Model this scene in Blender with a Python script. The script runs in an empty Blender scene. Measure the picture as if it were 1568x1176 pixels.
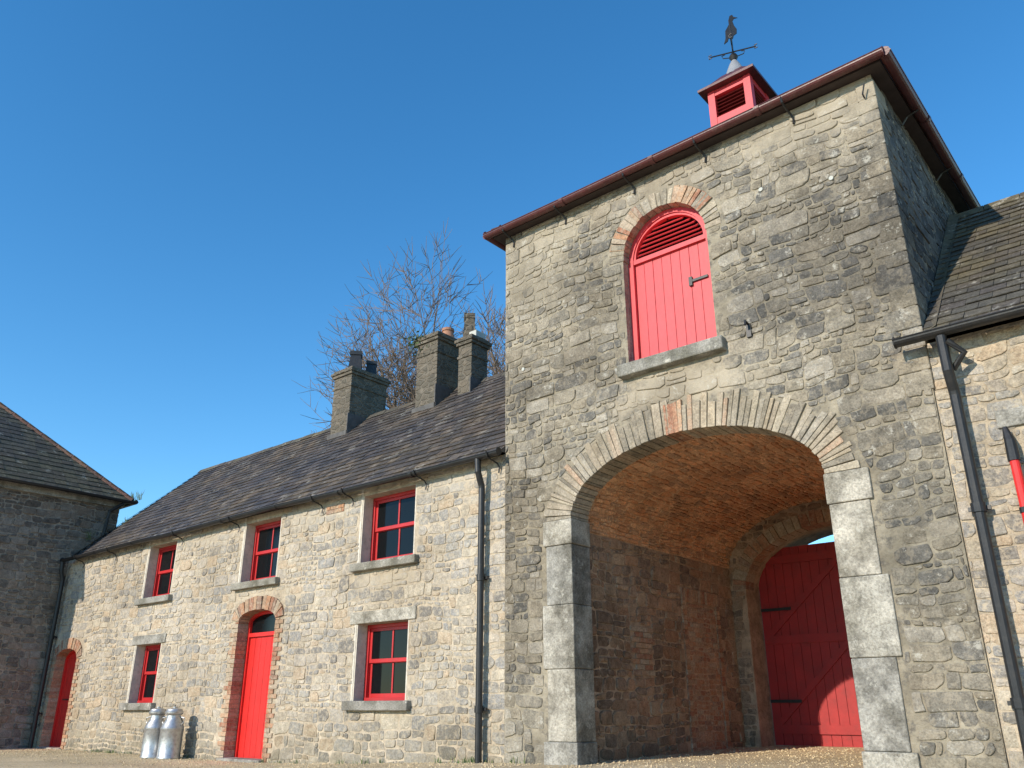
import bpy, math, random
import numpy as np
from mathutils import Vector
R=random.Random(7)
scene=bpy.context.scene
# ------------------------------------------------------------------ mesh accumulator
class MB:
    def __init__(s): s.v=[]; s.f=[]
    def add(s,vs,fs):
        o=len(s.v); s.v.extend(vs); s.f.extend([tuple(i+o for i in f) for f in fs])
    def box(s,x0,x1,y0,y1,z0,z1):
        s.add([(x0,y0,z0),(x1,y0,z0),(x1,y1,z0),(x0,y1,z0),(x0,y0,z1),(x1,y0,z1),(x1,y1,z1),(x0,y1,z1)],
              [(0,3,2,1),(4,5,6,7),(0,1,5,4),(1,2,6,5),(2,3,7,6),(3,0,4,7)])
    def hexa(s,p):
        s.add(p,[(0,3,2,1),(4,5,6,7),(0,1,5,4),(1,2,6,5),(2,3,7,6),(3,0,4,7)])
    def tube(s,path,rad,n=10,cap=True):
        path=[Vector(p) for p in path]
        if not hasattr(rad,'__len__'): rad=[rad]*len(path)
        vs=[];fs=[];m=len(path)
        for i,p in enumerate(path):
            d=(path[min(i+1,m-1)]-path[max(i-1,0)])
            if d.length<1e-9: d=Vector((0,0,1))
            d.normalize()
            if i==0: ref=Vector((0,0,1)) if abs(d.z)<.9 else Vector((1,0,0))
            a=d.cross(ref)
            if a.length<1e-4: a=d.cross(Vector((0.3,1,0.2)))
            a.normalize(); b=d.cross(a)
            for k in range(n):
                t=2*math.pi*k/n
                q=p+(a*math.cos(t)+b*math.sin(t))*rad[i]
                vs.append(tuple(q))
        for i in range(m-1):
            for k in range(n):
                k2=(k+1)%n
                fs.append((i*n+k,i*n+k2,(i+1)*n+k2,(i+1)*n+k))
        if cap:
            fs.append(tuple(range(n-1,-1,-1))); fs.append(tuple(range((m-1)*n,m*n)))
        s.add(vs,fs)
    def lathe(s,cx,cy,prof,n=28):
        vs=[];fs=[]
        for r,z in prof:
            for k in range(n):
                t=2*math.pi*k/n; vs.append((cx+r*math.cos(t),cy+r*math.sin(t),z))
        for i in range(len(prof)-1):
            for k in range(n):
                k2=(k+1)%n; fs.append((i*n+k,i*n+k2,(i+1)*n+k2,(i+1)*n+k))
        s.add(vs,fs)
    def prism(s,poly,y0,y1):
        n=len(poly)
        vs=[(x,y0,z) for x,z in poly]+[(x,y1,z) for x,z in poly]
        fs=[tuple(range(n)),tuple(range(2*n-1,n-1,-1))]+[(i,(i+1)%n,n+(i+1)%n,n+i) for i in range(n)]
        s.add(vs,fs)
    def obj(s,name,mat,parent=None,smooth=False,bevel=0):
        me=bpy.data.meshes.new(name); me.from_pydata(s.v,[],s.f); me.update()
        ob=bpy.data.objects.new(name,me); scene.collection.objects.link(ob)
        me.materials.append(mat)
        if smooth: me.polygons.foreach_set('use_smooth',[True]*len(me.polygons))
        if parent: ob.parent=parent
        if bevel:
            m=ob.modifiers.new('b','BEVEL'); m.width=bevel; m.segments=2; m.limit_method='ANGLE'
        return ob
def empty(name):
    e=bpy.data.objects.new(name,None); scene.collection.objects.link(e); return e
# ------------------------------------------------------------------ materials
def newmat(name):
    m=bpy.data.materials.new(name); m.use_nodes=True; nt=m.node_tree
    return m,nt,nt.nodes['Principled BSDF']
def N(nt,t,**k):
    n=nt.nodes.new(t)
    for a,b in k.items(): setattr(n,a,b)
    return n
def L(nt,a,b): nt.links.new(a,b)
def ramp(nt,stops,interp='LINEAR'):
    r=nt.nodes.new('ShaderNodeValToRGB'); cr=r.color_ramp; cr.interpolation=interp
    while len(cr.elements)<len(stops): cr.elements.new(.5)
    for e,(p,c) in zip(cr.elements,stops):
        e.position=p; e.color=(c[0],c[1],c[2],1) if hasattr(c,'__len__') else (c,c,c,1)
    return r
def mix(nt,fac,a,b,bt='MIX'):
    n=nt.nodes.new('ShaderNodeMix'); n.data_type='RGBA'; n.blend_type=bt
    for s,v in ((n.inputs[0],fac),(n.inputs[6],a),(n.inputs[7],b)):
        if hasattr(v,'links') : nt.links.new(v,s)
        elif hasattr(v,'__len__'): s.default_value=(v[0],v[1],v[2],1)
        else: s.default_value=v
    return n.outputs[2]
def math_(nt,op,a,b):
    n=N(nt,'ShaderNodeMath',operation=op)
    for s,v in ((n.inputs[0],a),(n.inputs[1],b)):
        if hasattr(v,'links'): L(nt,v,s)
        else: s.default_value=v
    return n.outputs[0]
def noise(nt,co,scale,detail=5,rough=.6):
    n=N(nt,'ShaderNodeTexNoise'); n.inputs['Scale'].default_value=scale; n.inputs['Detail'].default_value=min(detail,5)
    n.inputs['Roughness'].default_value=rough; L(nt,co,n.inputs['Vector']); return n.outputs['Fac']
def bump(nt,bs,h,dist,strength=1,prev=None):
    b=N(nt,'ShaderNodeBump'); b.inputs['Distance'].default_value=dist; b.inputs['Strength'].default_value=strength
    L(nt,h,b.inputs['Height'])
    if prev: L(nt,prev,b.inputs['Normal'])
    L(nt,b.outputs[0],bs.inputs['Normal']); return b.outputs[0]
def weathering(nt,co,c,weather,wfac,wscale):
    n2=noise(nt,co,wscale,5,.65); r2=ramp(nt,[(.42,0),(.62,wfac)]); L(nt,n2,r2.inputs[0])
    return mix(nt,r2.outputs[0],c,mix(nt,1,c,weather,'MULTIPLY'))
def zones(nt,co,c,zs):
    # areas of repointing / staining on the wall: (x,z,rx,rz,strength,colour,mode)
    for (x,z,rx,rz,st,col,mode) in zs:
        mp=N(nt,'ShaderNodeMapping'); mp.inputs['Location'].default_value=(-x/rx,0,-z/rz); mp.inputs['Scale'].default_value=(1/rx,0,1/rz); L(nt,co,mp.inputs[0])
        ln=N(nt,'ShaderNodeVectorMath',operation='LENGTH'); L(nt,mp.outputs[0],ln.inputs[0])
        d=math_(nt,'ADD',ln.outputs['Value'],math_(nt,'MULTIPLY',math_(nt,'SUBTRACT',noise(nt,co,3.2,5,.75),.5),2.2))
        r=ramp(nt,[(.55,st),(1.0,0)]); L(nt,d,r.inputs[0])
        c=mix(nt,r.outputs[0],c,col if mode=='MIX' else mix(nt,1,c,col,'MULTIPLY'))
    return c
def grey(cols,f):
    o=[]
    for c in cols:
        l=.3*c[0]+.6*c[1]+.1*c[2]; o.append(tuple(x*(1-f)+l*f for x in c))
    return o
def island_mat(name,cols,var=(.7,1.25),weather=None,wfac=.6,lichen=.0,rough=.95,bd=.012,vscale=9,interp='CONSTANT',moss=0,wscale=.55,smear=None,sfac=.7,zs=(),gr=0,lsc=5.5):
    cols=grey(cols,gr)
    m,nt,bs=newmat(name)
    g=N(nt,'ShaderNodeNewGeometry'); tc=N(nt,'ShaderNodeTexCoord'); co=tc.outputs['Object']
    r=ramp(nt,[(i/len(cols),c) for i,c in enumerate(cols)],interp); L(nt,g.outputs['Random Per Island'],r.inputs[0])
    n1=noise(nt,co,vscale,5,.65); rv=ramp(nt,[(.3,var[0]),(.7,var[1])]); L(nt,n1,rv.inputs[0])
    c=mix(nt,1,r.outputs[0],rv.outputs[0],'MULTIPLY')
    n4=noise(nt,co,45,4,.7); rv4=ramp(nt,[(.3,.58),(.7,1.34)]); L(nt,n4,rv4.inputs[0])
    c=mix(nt,1,c,rv4.outputs[0],'MULTIPLY')
    if smear:
        n5=noise(nt,co,13,5,.75); r5=ramp(nt,[(.50,0),(.60,sfac)]); L(nt,n5,r5.inputs[0]); c=mix(nt,r5.outputs[0],c,smear)
    c=zones(nt,co,c,zs)
    if weather: c=weathering(nt,co,c,weather,wfac,wscale)
    if lichen:
        n3=noise(nt,co,lsc,5,.8); r3=ramp(nt,[(.58,0),(.66,lichen)]); L(nt,n3,r3.inputs[0])
        c=mix(nt,r3.outputs[0],c,(.53,.50,.43))
    if moss:
        sx=N(nt,'ShaderNodeSeparateXYZ'); L(nt,co,sx.inputs[0])
        mr=N(nt,'ShaderNodeMapRange'); mr.inputs[1].default_value=.9; mr.inputs[2].default_value=0; L(nt,sx.outputs[2],mr.inputs[0])
        m2=math_(nt,'MULTIPLY',math_(nt,'MULTIPLY',mr.outputs[0],noise(nt,co,3,5)),moss)
        c=mix(nt,m2,c,(.12,.11,.07))
    L(nt,c,bs.inputs['Base Color']); bs.inputs['Roughness'].default_value=rough
    b=bump(nt,bs,n1,bd*1.6); bump(nt,bs,n4,bd*.6,1,b)
    bs.inputs['Specular IOR Level'].default_value=.25
    return m
def plain_mat(name,col,rough=.6,metal=0,var=.15,nscale=6,bd=.002,spec=.5,dirt=None,dfac=.4,weather=None,wfac=.6,wscale=.55,zs=()):
    m,nt,bs=newmat(name); tc=N(nt,'ShaderNodeTexCoord'); co=tc.outputs['Object']
    n=noise(nt,co,nscale,5,.65); r=ramp(nt,[(.3,1-var),(.7,1+var)]); L(nt,n,r.inputs[0])
    c=mix(nt,1,col,r.outputs[0],'MULTIPLY')
    if dirt:
        n2=noise(nt,co,nscale*2.3,5,.7); r2=ramp(nt,[(.5,0),(.64,dfac)]); L(nt,n2,r2.inputs[0]); c=mix(nt,r2.outputs[0],c,dirt)
    c=zones(nt,co,c,zs)
    if weather: c=weathering(nt,co,c,weather,wfac,wscale)
    L(nt,c,bs.inputs['Base Color']); bs.inputs['Roughness'].default_value=rough; bs.inputs['Metallic'].default_value=metal
    bs.inputs['Specular IOR Level'].default_value=spec
    if bd: bump(nt,bs,noise(nt,co,nscale*6,4),bd)
    return m
def rubble_mat(name,c1,c2,mortar,scale=3.4,var=.3):
    m,nt,bs=newmat(name); tc=N(nt,'ShaderNodeTexCoord'); co=tc.outputs['Object']
    nz=N(nt,'ShaderNodeTexNoise'); nz.inputs['Scale'].default_value=2.5; L(nt,co,nz.inputs['Vector'])
    mx=mix(nt,.07,co,nz.outputs['Color'])
    mp=N(nt,'ShaderNodeMapping'); mp.inputs['Scale'].default_value=(scale,scale,scale*2); L(nt,mx,mp.inputs[0])
    v=N(nt,'ShaderNodeTexVoronoi'); v.inputs['Scale'].default_value=1; L(nt,mp.outputs[0],v.inputs['Vector'])
    v2=N(nt,'ShaderNodeTexVoronoi',feature='DISTANCE_TO_EDGE'); v2.inputs['Scale'].default_value=1; L(nt,mp.outputs[0],v2.inputs['Vector'])
    s=N(nt,'ShaderNodeSeparateColor'); L(nt,v.outputs['Color'],s.inputs[0])
    c=mix(nt,s.outputs[0],c1,c2)
    n1=noise(nt,co,10,5,.7); rv=ramp(nt,[(.3,1-var),(.7,1+var)]); L(nt,n1,rv.inputs[0]); c=mix(nt,1,c,rv.outputs[0],'MULTIPLY')
    rm=ramp(nt,[(.02,1),(.09,0)]); L(nt,v2.outputs[0],rm.inputs[0]); c=mix(nt,rm.outputs[0],c,mortar)
    L(nt,c,bs.inputs['Base Color']); bs.inputs['Roughness'].default_value=.95; bs.inputs['Specular IOR Level'].default_value=.2
    r3=ramp(nt,[(0,0),(.15,1)]); L(nt,v2.outputs[0],r3.inputs[0])
    b=bump(nt,bs,r3.outputs[0],.02); bump(nt,bs,n1,.015,1,b)
    return m
PALE=(.54,.46,.35); 
ZT_=[(-4.9,4.70,1.15,.42,.75,(.47,.40,.30),'MIX'),(-7.3,7.3,1.2,1.0,.45,(.44,.38,.285),'MIX'),(-2.6,7.75,1.3,.45,.6,(.44,.38,.29),'MIX'),(-4.9,7.75,1.4,.3,.5,(.42,.36,.28),'MIX'),
     (-2.7,5.9,1.6,1.2,.8,(.62,.63,.66),'MUL'),(-7.4,3.2,.8,1.0,.6,(.75,.72,.68),'MUL'),(-2.1,2.4,.9,1.2,.6,(.66,.68,.70),'MUL'),(-6.6,5.2,1.0,.6,.5,(.75,.74,.72),'MUL')]
ZL_=[(-10.35,2.78,1.0,.22,.7,PALE,'MIX'),(-13.95,2.85,.9,.18,.5,PALE,'MIX'),(-9.2,4.15,1.4,.25,.5,(.57,.51,.42),'MIX'),(-12.2,4.1,1.3,.25,.5,(.57,.51,.42),'MIX'),(-16,4.1,1.2,.25,.45,(.57,.51,.42),'MIX'),(-9.0,1.0,1.4,.9,.4,(.78,.78,.76),'MUL'),(-20,3.0,1.6,.8,.4,(.78,.76,.72),'MUL'),(-12,1.7,1.0,.7,.45,(.78,.78,.8),'MUL')]
M_low=island_mat('stone_low',[(.42,.36,.285),(.31,.28,.24),(.49,.42,.33),(.37,.335,.29),(.265,.24,.21),(.52,.445,.335),(.44,.37,.275),(.33,.31,.285),(.45,.40,.335),(.49,.37,.245),(.37,.34,.295),(.47,.405,.325)],weather=(.68,.65,.61),wfac=.7,lichen=.35,moss=.9,smear=(.55,.465,.345),sfac=.75,zs=ZL_,gr=.12)
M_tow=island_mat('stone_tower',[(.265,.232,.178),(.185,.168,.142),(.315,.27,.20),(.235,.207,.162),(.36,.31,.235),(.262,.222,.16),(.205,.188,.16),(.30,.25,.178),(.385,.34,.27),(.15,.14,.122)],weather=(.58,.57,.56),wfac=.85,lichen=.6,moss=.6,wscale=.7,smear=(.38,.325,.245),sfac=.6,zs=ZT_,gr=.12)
M_side=island_mat('stone_painted_shade',[(.14,.132,.12),(.10,.096,.09),(.18,.165,.14),(.12,.112,.098),(.16,.15,.135)],weather=(.6,.6,.6),wfac=.8,lichen=.6)  # darker copy of the tower stone: the side's shade is put into the colour
M_barn=island_mat('stone_barn',[(.23,.21,.185),(.16,.148,.135),(.28,.25,.215),(.20,.175,.15),(.25,.205,.165),(.13,.12,.11)],weather=(.7,.58,.50),wfac=.8,lichen=.2,smear=(.30,.25,.205),sfac=.5)
M_int=island_mat('stone_interior',[(.38,.26,.18),(.27,.20,.15),(.46,.335,.23),(.34,.24,.17),(.24,.18,.14),(.43,.265,.17)],weather=(.5,.46,.42),wfac=.85,lichen=.25,moss=.8,smear=(.46,.34,.245),sfac=.55)  # brown passage stone, colour lifted and warmed to carry bounced light
M_vault=island_mat('stone_vault',[(.76,.43,.245),(.58,.335,.20),(.82,.49,.285),(.68,.355,.19),(.50,.31,.20),(.78,.40,.21)],weather=(.6,.47,.4),wfac=.75,lichen=.1,smear=(.78,.51,.32),sfac=.5,bd=.016)  # orange, bright stone: warm bounced light is painted into the vault colour
M_mort=plain_mat('lime_mortar',(.52,.435,.325),.97,var=.3,nscale=5,bd=.02,spec=.15,dirt=(.30,.26,.205),dfac=.8,weather=(.68,.65,.61),wfac=.7,zs=ZL_)
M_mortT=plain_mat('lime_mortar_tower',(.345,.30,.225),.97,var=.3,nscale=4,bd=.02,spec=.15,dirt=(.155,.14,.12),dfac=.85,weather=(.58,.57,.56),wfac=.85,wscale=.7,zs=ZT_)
M_mortI=plain_mat('lime_mortar_inside',(.44,.32,.225),.97,var=.3,nscale=4,bd=.02,spec=.15,dirt=(.2,.15,.11),dfac=.6)
M_mortV=plain_mat('lime_mortar_vault',(.66,.42,.26),.97,var=.3,nscale=4,bd=.02,spec=.15,dirt=(.40,.25,.16),dfac=.7)  # mortar tinted orange too, with the vault's bounced light in its colour
M_rub=rubble_mat('rubble',(.28,.26,.22),(.18,.17,.15),(.34,.30,.23))
M_chim=rubble_mat('chimney_stone',(.165,.138,.105),(.105,.095,.075),(.19,.165,.13),scale=5)
M_vous=island_mat('voussoir_stone',[(.43,.36,.275),(.34,.295,.23),(.49,.42,.32),(.385,.32,.24),(.48,.34,.24),(.40,.355,.29),(.28,.245,.195),(.46,.375,.27),(.40,.345,.27)],weather=(.6,.58,.53),wfac=.7,smear=(.47,.395,.295),sfac=.6)
M_brick=island_mat('brick',[(.42,.23,.145),(.36,.18,.115),(.48,.31,.20),(.40,.27,.18),(.32,.21,.155),(.45,.25,.15),(.44,.35,.26)],weather=(.75,.72,.68),wfac=.7,bd=.004,vscale=20,smear=(.45,.38,.29),sfac=.6)
M_dress=island_mat('dressed_limestone',[(.42,.39,.33),(.35,.33,.29),(.46,.42,.35),(.385,.355,.30)],var=(.6,1.3),weather=(.48,.47,.44),wfac=.95,lichen=.6,bd=.016,vscale=6,wscale=2.2)
M_sill=island_mat('sill_stone',[(.36,.34,.30),(.30,.28,.245),(.33,.305,.255)],var=(.65,1.25),weather=(.42,.42,.38),wfac=.95,lichen=.85,bd=.009,vscale=12,wscale=3)
M_plast=plain_mat('lime_plaster',(.60,.54,.45),.95,var=.15,bd=.006,dirt=(.36,.32,.26),dfac=.5)
M_slate=island_mat('slate',[(.070,.064,.063),(.052,.048,.050),(.086,.075,.071),(.062,.056,.056),(.102,.087,.079),(.048,.044,.045),(.076,.064,.060)],var=(.65,1.35),weather=(1.6,1.4,1.0),wfac=.85,lichen=.35,rough=.66,bd=.003,vscale=14,lsc=2.6)
M_slate2=island_mat('slate_barn',[(.085,.078,.066),(.07,.064,.057),(.10,.088,.07),(.08,.07,.063)],var=(.7,1.3),weather=(1.4,1.3,.9),wfac=.7,lichen=.4,rough=.8,bd=.004,vscale=12,lsc=3)
M_ridge=island_mat('ridge_tile',[(.16,.09,.075),(.12,.075,.065),(.18,.11,.085)],rough=.8,bd=.004)
M_red=plain_mat('red_paint',(.66,.022,.018),.42,var=.10,nscale=3,bd=.0015,dirt=(.42,.03,.025),dfac=.45)
M_redw=plain_mat('red_paint_window',(.48,.02,.022),.42,var=.12,nscale=3,bd=.0015,dirt=(.35,.03,.025),dfac=.45)
M_red2=plain_mat('red_paint_faded',(.62,.045,.055),.5,var=.1,nscale=3,bd=.0015,dirt=(.48,.045,.05),dfac=.6)
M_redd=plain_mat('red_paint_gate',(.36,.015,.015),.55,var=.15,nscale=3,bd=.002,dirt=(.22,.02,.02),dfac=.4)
M_mar=plain_mat('maroon_iron',(.095,.025,.025),.4,var=.25,bd=.002,dirt=(.13,.08,.07),dfac=.4)
M_soff=plain_mat('dark_soffit',(.05,.035,.032),.8,var=.25,bd=.002)
M_blk=plain_mat('black_iron',(.014,.014,.015),.45,var=.3,bd=.001,dirt=(.05,.042,.035),dfac=.3)
M_glass=plain_mat('window_glass',(.006,.007,.008),.08,var=.1,bd=0,spec=.22)
M_alu=plain_mat('aluminium',(.50,.50,.50),.45,metal=.85,var=.2,nscale=8,bd=.001,dirt=(.28,.27,.25),dfac=.6)
M_lead=plain_mat('lead',(.30,.30,.31),.6,var=.2,metal=.2)
M_flash=plain_mat('old_lead',(.10,.095,.09),.8,var=.3)
M_terr=plain_mat('terracotta',(.36,.18,.11),.85,var=.2)
M_bark=plain_mat('bark',(.17,.125,.09),.9,var=.3,bd=0)
M_white=plain_mat('pale_plate',(.48,.48,.43),.7,var=.1,bd=0)
def leaf_mat(name,cols):
    m,nt,bs=newmat(name); g=N(nt,'ShaderNodeNewGeometry'); r=ramp(nt,[(i/len(cols),c) for i,c in enumerate(cols)]); L(nt,g.outputs['Random Per Island'],r.inputs[0])
    L(nt,r.outputs[0],bs.inputs['Base Color']); bs.inputs['Roughness'].default_value=.7; return m
M_leaf=leaf_mat('leaves',[(.05,.09,.02),(.08,.13,.03),(.035,.06,.018),(.11,.14,.04)])
# ------------------------------------------------------------------ walls
def wall_sheet(name,outer,holes,th,tf,mat,parent):
    cu=bpy.data.curves.new(name,'CURVE'); cu.dimensions='2D'; cu.fill_mode='BOTH'; cu.extrude=th/2
    for pl in [outer]+holes:
        sp=cu.splines.new('POLY'); sp.points.add(len(pl)-1)
        for p,(a,b) in zip(sp.points,pl): p.co=(a,b,0,1)
        sp.use_cyclic_u=True
    ob=bpy.data.objects.new(name+'_c',cu); scene.collection.objects.link(ob)
    dg=bpy.context.evaluated_depsgraph_get(); me=bpy.data.meshes.new_from_object(ob.evaluated_get(dg))
    bpy.data.objects.remove(ob)
    for v in me.vertices: v.co=Vector(tf(v.co.x,v.co.y,v.co.z+th/2))
    me.materials.clear(); me.materials.append(mat)
    o=bpy.data.objects.new(name,me); scene.collection.objects.link(o); o.parent=parent; return o
def rect(a,b,c,d): return [(a,c),(b,c),(b,d),(a,d)]
def ell(cx,cz,rx,rz,n=24,a0=0,a1=math.pi): return [(cx+rx*math.cos(a0+(a1-a0)*i/n),cz+rz*math.sin(a0+(a1-a0)*i/n)) for i in range(n+1)]
def archpoly(x0,x1,zb,zs,rise,n=24):
    return [(x0,zb),(x1,zb)]+ell((x0+x1)/2,zs,(x1-x0)/2,rise,n)
def clip(poly,nx,ny,d):
    out=[];m=len(poly)
    for i in range(m):
        p=poly[i];q=poly[(i+1)%m]
        a=nx*p[0]+ny*p[1]-d; b=nx*q[0]+ny*q[1]-d
        if a<=0: out.append(p)
        if (a<0 and b>0) or (a>0 and b<0):
            t=a/(a-b); out.append((p[0]+(q[0]-p[0])*t,p[1]+(q[1]-p[1])*t))
    return out
def stones(mb,fmap,u0,u1,v0,v1,obst=(),rh=(.07,.21),asp=(1.0,2.7),gap=.006,H=(.003,.016),seed=1,top=None,lift=(.3,.55),warp=1.0):
    """random rubble brought to courses: lifts > chunks > short courses > stones"""
    r=random.Random(seed); cells=[]
    ph=[r.uniform(0,6.28) for _ in range(8)]
    def W(u,v):
        du=.020*math.sin(v*3.1+ph[0]+.6*u)+.012*math.sin(v*9.0+u*2.2+ph[1])
        dv=.022*math.sin(u*1.9+ph[2]+.8*v)+.016*math.sin(u*4.7+v*2.3+ph[3])+.008*math.sin(u*11+v*6+ph[4])
        return (u+du*warp,v+dv*warp)
    v=v0-.2
    while v<v1+.1:
        lh=r.uniform(*lift); u=u0-.5-r.random()*.4; el=0
        while u<u1+.3:
            cw=r.uniform(.35,1.3); er=r.uniform(-.04,.04)
            hs_=[];t=0
            while t<lh-.04:
                h=r.uniform(*rh)
                if lh-(t+h)<rh[0]*.8: h=lh-t
                hs_.append(h); t+=h
            y=v
            for h in hs_:
                ya,yb=y,min(y+h,v+lh); x=u
                while x<u+cw-.03:
                    w=max(h*r.uniform(*asp),.07)
                    if r.random()<.1: w=h*r.uniform(.55,.9)
                    if u+cw-(x+w)<.08: w=u+cw-x
                    fx=lambda q,yy: q+el*((yy-v)/lh-.5)*(1-(q-u)/cw)+er*((yy-v)/lh-.5)*((q-u)/cw)
                    s0=r.uniform(-.012,.012)
                    P4=[(fx(x,ya)+s0,ya),(fx(x+w,ya),ya),(fx(x+w,yb),yb),(fx(x,yb)-s0,yb)]
                    if h>.15 and w<.35 and r.random()<.22:
                        k=r.uniform(.35,.65); m1=(P4[0][0]*(1-k)+P4[3][0]*k,ya+(yb-ya)*k+r.uniform(-.01,.01)); m2=(P4[1][0]*(1-k)+P4[2][0]*k,ya+(yb-ya)*k+r.uniform(-.01,.01))
                        cells.append([P4[0],P4[1],m2,m1]); cells.append([m1,m2,P4[2],P4[3]])
                    else: cells.append(P4)
                    x+=w
                y=yb
            u+=cw; el=er
        v+=lh
    obs=[]
    for pl in obst:
        E=[];m=len(pl)
        for i in range(m):
            a=pl[i];b=pl[(i+1)%m]; ex=b[0]-a[0]; ey=b[1]-a[1]; l=math.hypot(ex,ey)
            if l<1e-6: continue
            nx,ny=ey/l,-ex/l; E.append((nx,ny,nx*a[0]+ny*a[1]))
        obs.append(E)
    for C in cells:
        C=[W(a+r.uniform(-.009,.009),b+r.uniform(-.009,.009)) for a,b in C]
        px=sum(p[0] for p in C)/4; py=sum(p[1] for p in C)/4
        if px<u0-.15 or px>u1+.15 or py<v0-.1 or py>v1+.1: continue
        if top and not top(px,py): continue
        bad=False; cl=[]
        for E in obs:
            best=max(E,key=lambda e:e[0]*px+e[1]*py-e[2])
            dd=best[0]*px+best[1]*py-best[2]
            if dd<.0: bad=True;break
            if dd<.5: cl.append(best)
        if bad: continue
        poly=[]
        for k in range(4):
            p=C[k]; a=C[k-1]; b=C[(k+1)%4]
            if r.random()<.5:
                f=r.uniform(.10,.38); f2=r.uniform(.10,.38)
                la=math.hypot(a[0]-p[0],a[1]-p[1]); lb=math.hypot(b[0]-p[0],b[1]-p[1])
                fa=min(f,.075/max(la,.01)); fb=min(f2,.075/max(lb,.01))
                poly.append((p[0]+(a[0]-p[0])*fa,p[1]+(a[1]-p[1])*fa)); poly.append((p[0]+(b[0]-p[0])*fb,p[1]+(b[1]-p[1])*fb))
            else: poly.append(p)
        poly=clip(poly,1,0,u1); poly=clip(poly,-1,0,-u0); poly=clip(poly,0,1,v1); poly=clip(poly,0,-1,-v0)
        for e in cl: poly=clip(poly,-e[0],-e[1],-e[2])
        if len(poly)<3: continue
        xs=[p[0] for p in poly]; ys=[p[1] for p in poly]; w=max(xs)-min(xs); h=max(ys)-min(ys)
        if w<.035 or h<.028: continue
        cx=(max(xs)+min(xs))/2; cy=(max(ys)+min(ys))/2
        g=gap*r.uniform(.5,1.8); g2=gap*r.uniform(.5,1.8)
        ku=max((w-2*g)/w,.6); kv=max((h-2*g2)/h,.6)
        poly=[(cx+(a-cx)*ku,cy+(b-cy)*kv) for a,b in poly]
        q=[]
        m=len(poly)
        for k in range(m):
            a=poly[k]; b=poly[(k+1)%m]; l=math.hypot(a[0]-b[0],a[1]-b[1])
            if l<.014:
                q.append(((a[0]+b[0])/2,(a[1]+b[1])/2)); continue
            c0=min(.012*r.uniform(.4,1.6)/l,.3)
            ts=(c0,.5,1-c0) if l>.11 else (c0,1-c0)
            for t in ts:
                j_=.0065 if t==.5 else .003
                q.append((a[0]+(b[0]-a[0])*t+r.uniform(-j_,j_),a[1]+(b[1]-a[1])*t+r.uniform(-j_,j_)))
        n=len(q); Hh=r.uniform(*H); tx=r.uniform(-.04,.04); ty=r.uniform(-.07,.07)
        vs=[];w=max(w,.06);h=max(h,.05)
        for (ins,hh) in ((0,-.006),(.003,Hh*.75),(.011,Hh)):
            a_=1-2*ins/w; b_=1-2*ins/h
            for (a,b) in q:
                x=cx+(a-cx)*a_; y=cy+(b-cy)*b_
                vs.append(fmap(x,y,hh+(tx*(x-cx)+ty*(y-cy) if hh>0 else 0)+(r.uniform(-.002,.002) if hh>0 else 0)))
        vs.append(fmap(cx+r.uniform(-.1,.1)*w,cy+r.uniform(-.1,.1)*h,Hh+r.uniform(-.001,.004)))
        fs=[]
        for ring_ in range(2):
            for k in range(n):
                k2=(k+1)%n; fs.append((ring_*n+k,ring_*n+k2,(ring_+1)*n+k2,(ring_+1)*n+k))
        for k in range(n): fs.append((2*n+k,2*n+(k+1)%n,3*n))
        mb.add(vs,fs)
def ring(mb,cx,cz,rx,rz,th,n,y0,y1,a0=0,a1=math.pi,gap=.05,thv=.12,rnd=R):
    ws=[rnd.uniform(.6,1.4) for _ in range(n)]; s=sum(ws); acc=0
    bounds=[a0]
    for w in ws: acc+=w; bounds.append(a0+(a1-a0)*acc/s)
    def pt(t,o):
        x=rx*math.cos(t); z=rz*math.sin(t); nx=math.cos(t)/rx; nz=math.sin(t)/rz; l=math.hypot(nx,nz)
        return (cx+x+nx/l*o, cz+z+nz/l*o)
    for i in range(n):
        a,b=bounds[i],bounds[i+1]; d=(b-a)*gap; a+=d;b-=d
        t=th*(1+rnd.uniform(-thv,thv*.5)); yo=y0+rnd.uniform(-.012,.008); io=rnd.uniform(-.008,.002)
        sk=(b-a)*rnd.uniform(-.12,.12)
        p=[pt(a,io),pt(b,io+rnd.uniform(-.005,.003)),pt(b+sk-(b-a)*.05,t),pt(a+sk+(b-a)*.05,t*(1+rnd.uniform(-.03,.03)))]
        mb.hexa([(p[0][0],yo,p[0][1]),(p[1][0],yo,p[1][1]),(p[1][0],y1,p[1][1]),(p[0][0],y1,p[0][1]),
                 (p[3][0],yo,p[3][1]),(p[2][0],yo,p[2][1]),(p[2][0],y1,p[2][1]),(p[3][0],y1,p[3][1])])
def brick_jamb(mb,xe,side,z0,z1,y0=-.020,y1=.2):
    z=z0;k=0
    while z<z1-.02:
        h=min(.078,z1-z); w=(.23 if (k//1)%2 else .12)+R.uniform(-.015,.015); e=.008+R.uniform(0,.004)
        a,b=(xe-e,xe+w) if side>0 else (xe-w,xe+e)
        mb.box(a,b,y0+R.uniform(-.004,.004),y1,z+.004,z+h-.004); z+=h;k+=1
def brick_patch(mb,x0,x1,z0,z1,y=-.012):
    z=z0;k=0
    while z<z1-.03:
        x=x0-(.11 if k%2 else 0)
        while x<x1-.03:
            a=max(x,x0); b=min(x+.22,x1)
            if b-a>.05: mb.box(a+.005,b-.005,y+R.uniform(-.004,.004),.05,z+.005,z+.07)
            x+=.22
        z+=.075;k+=1
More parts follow.
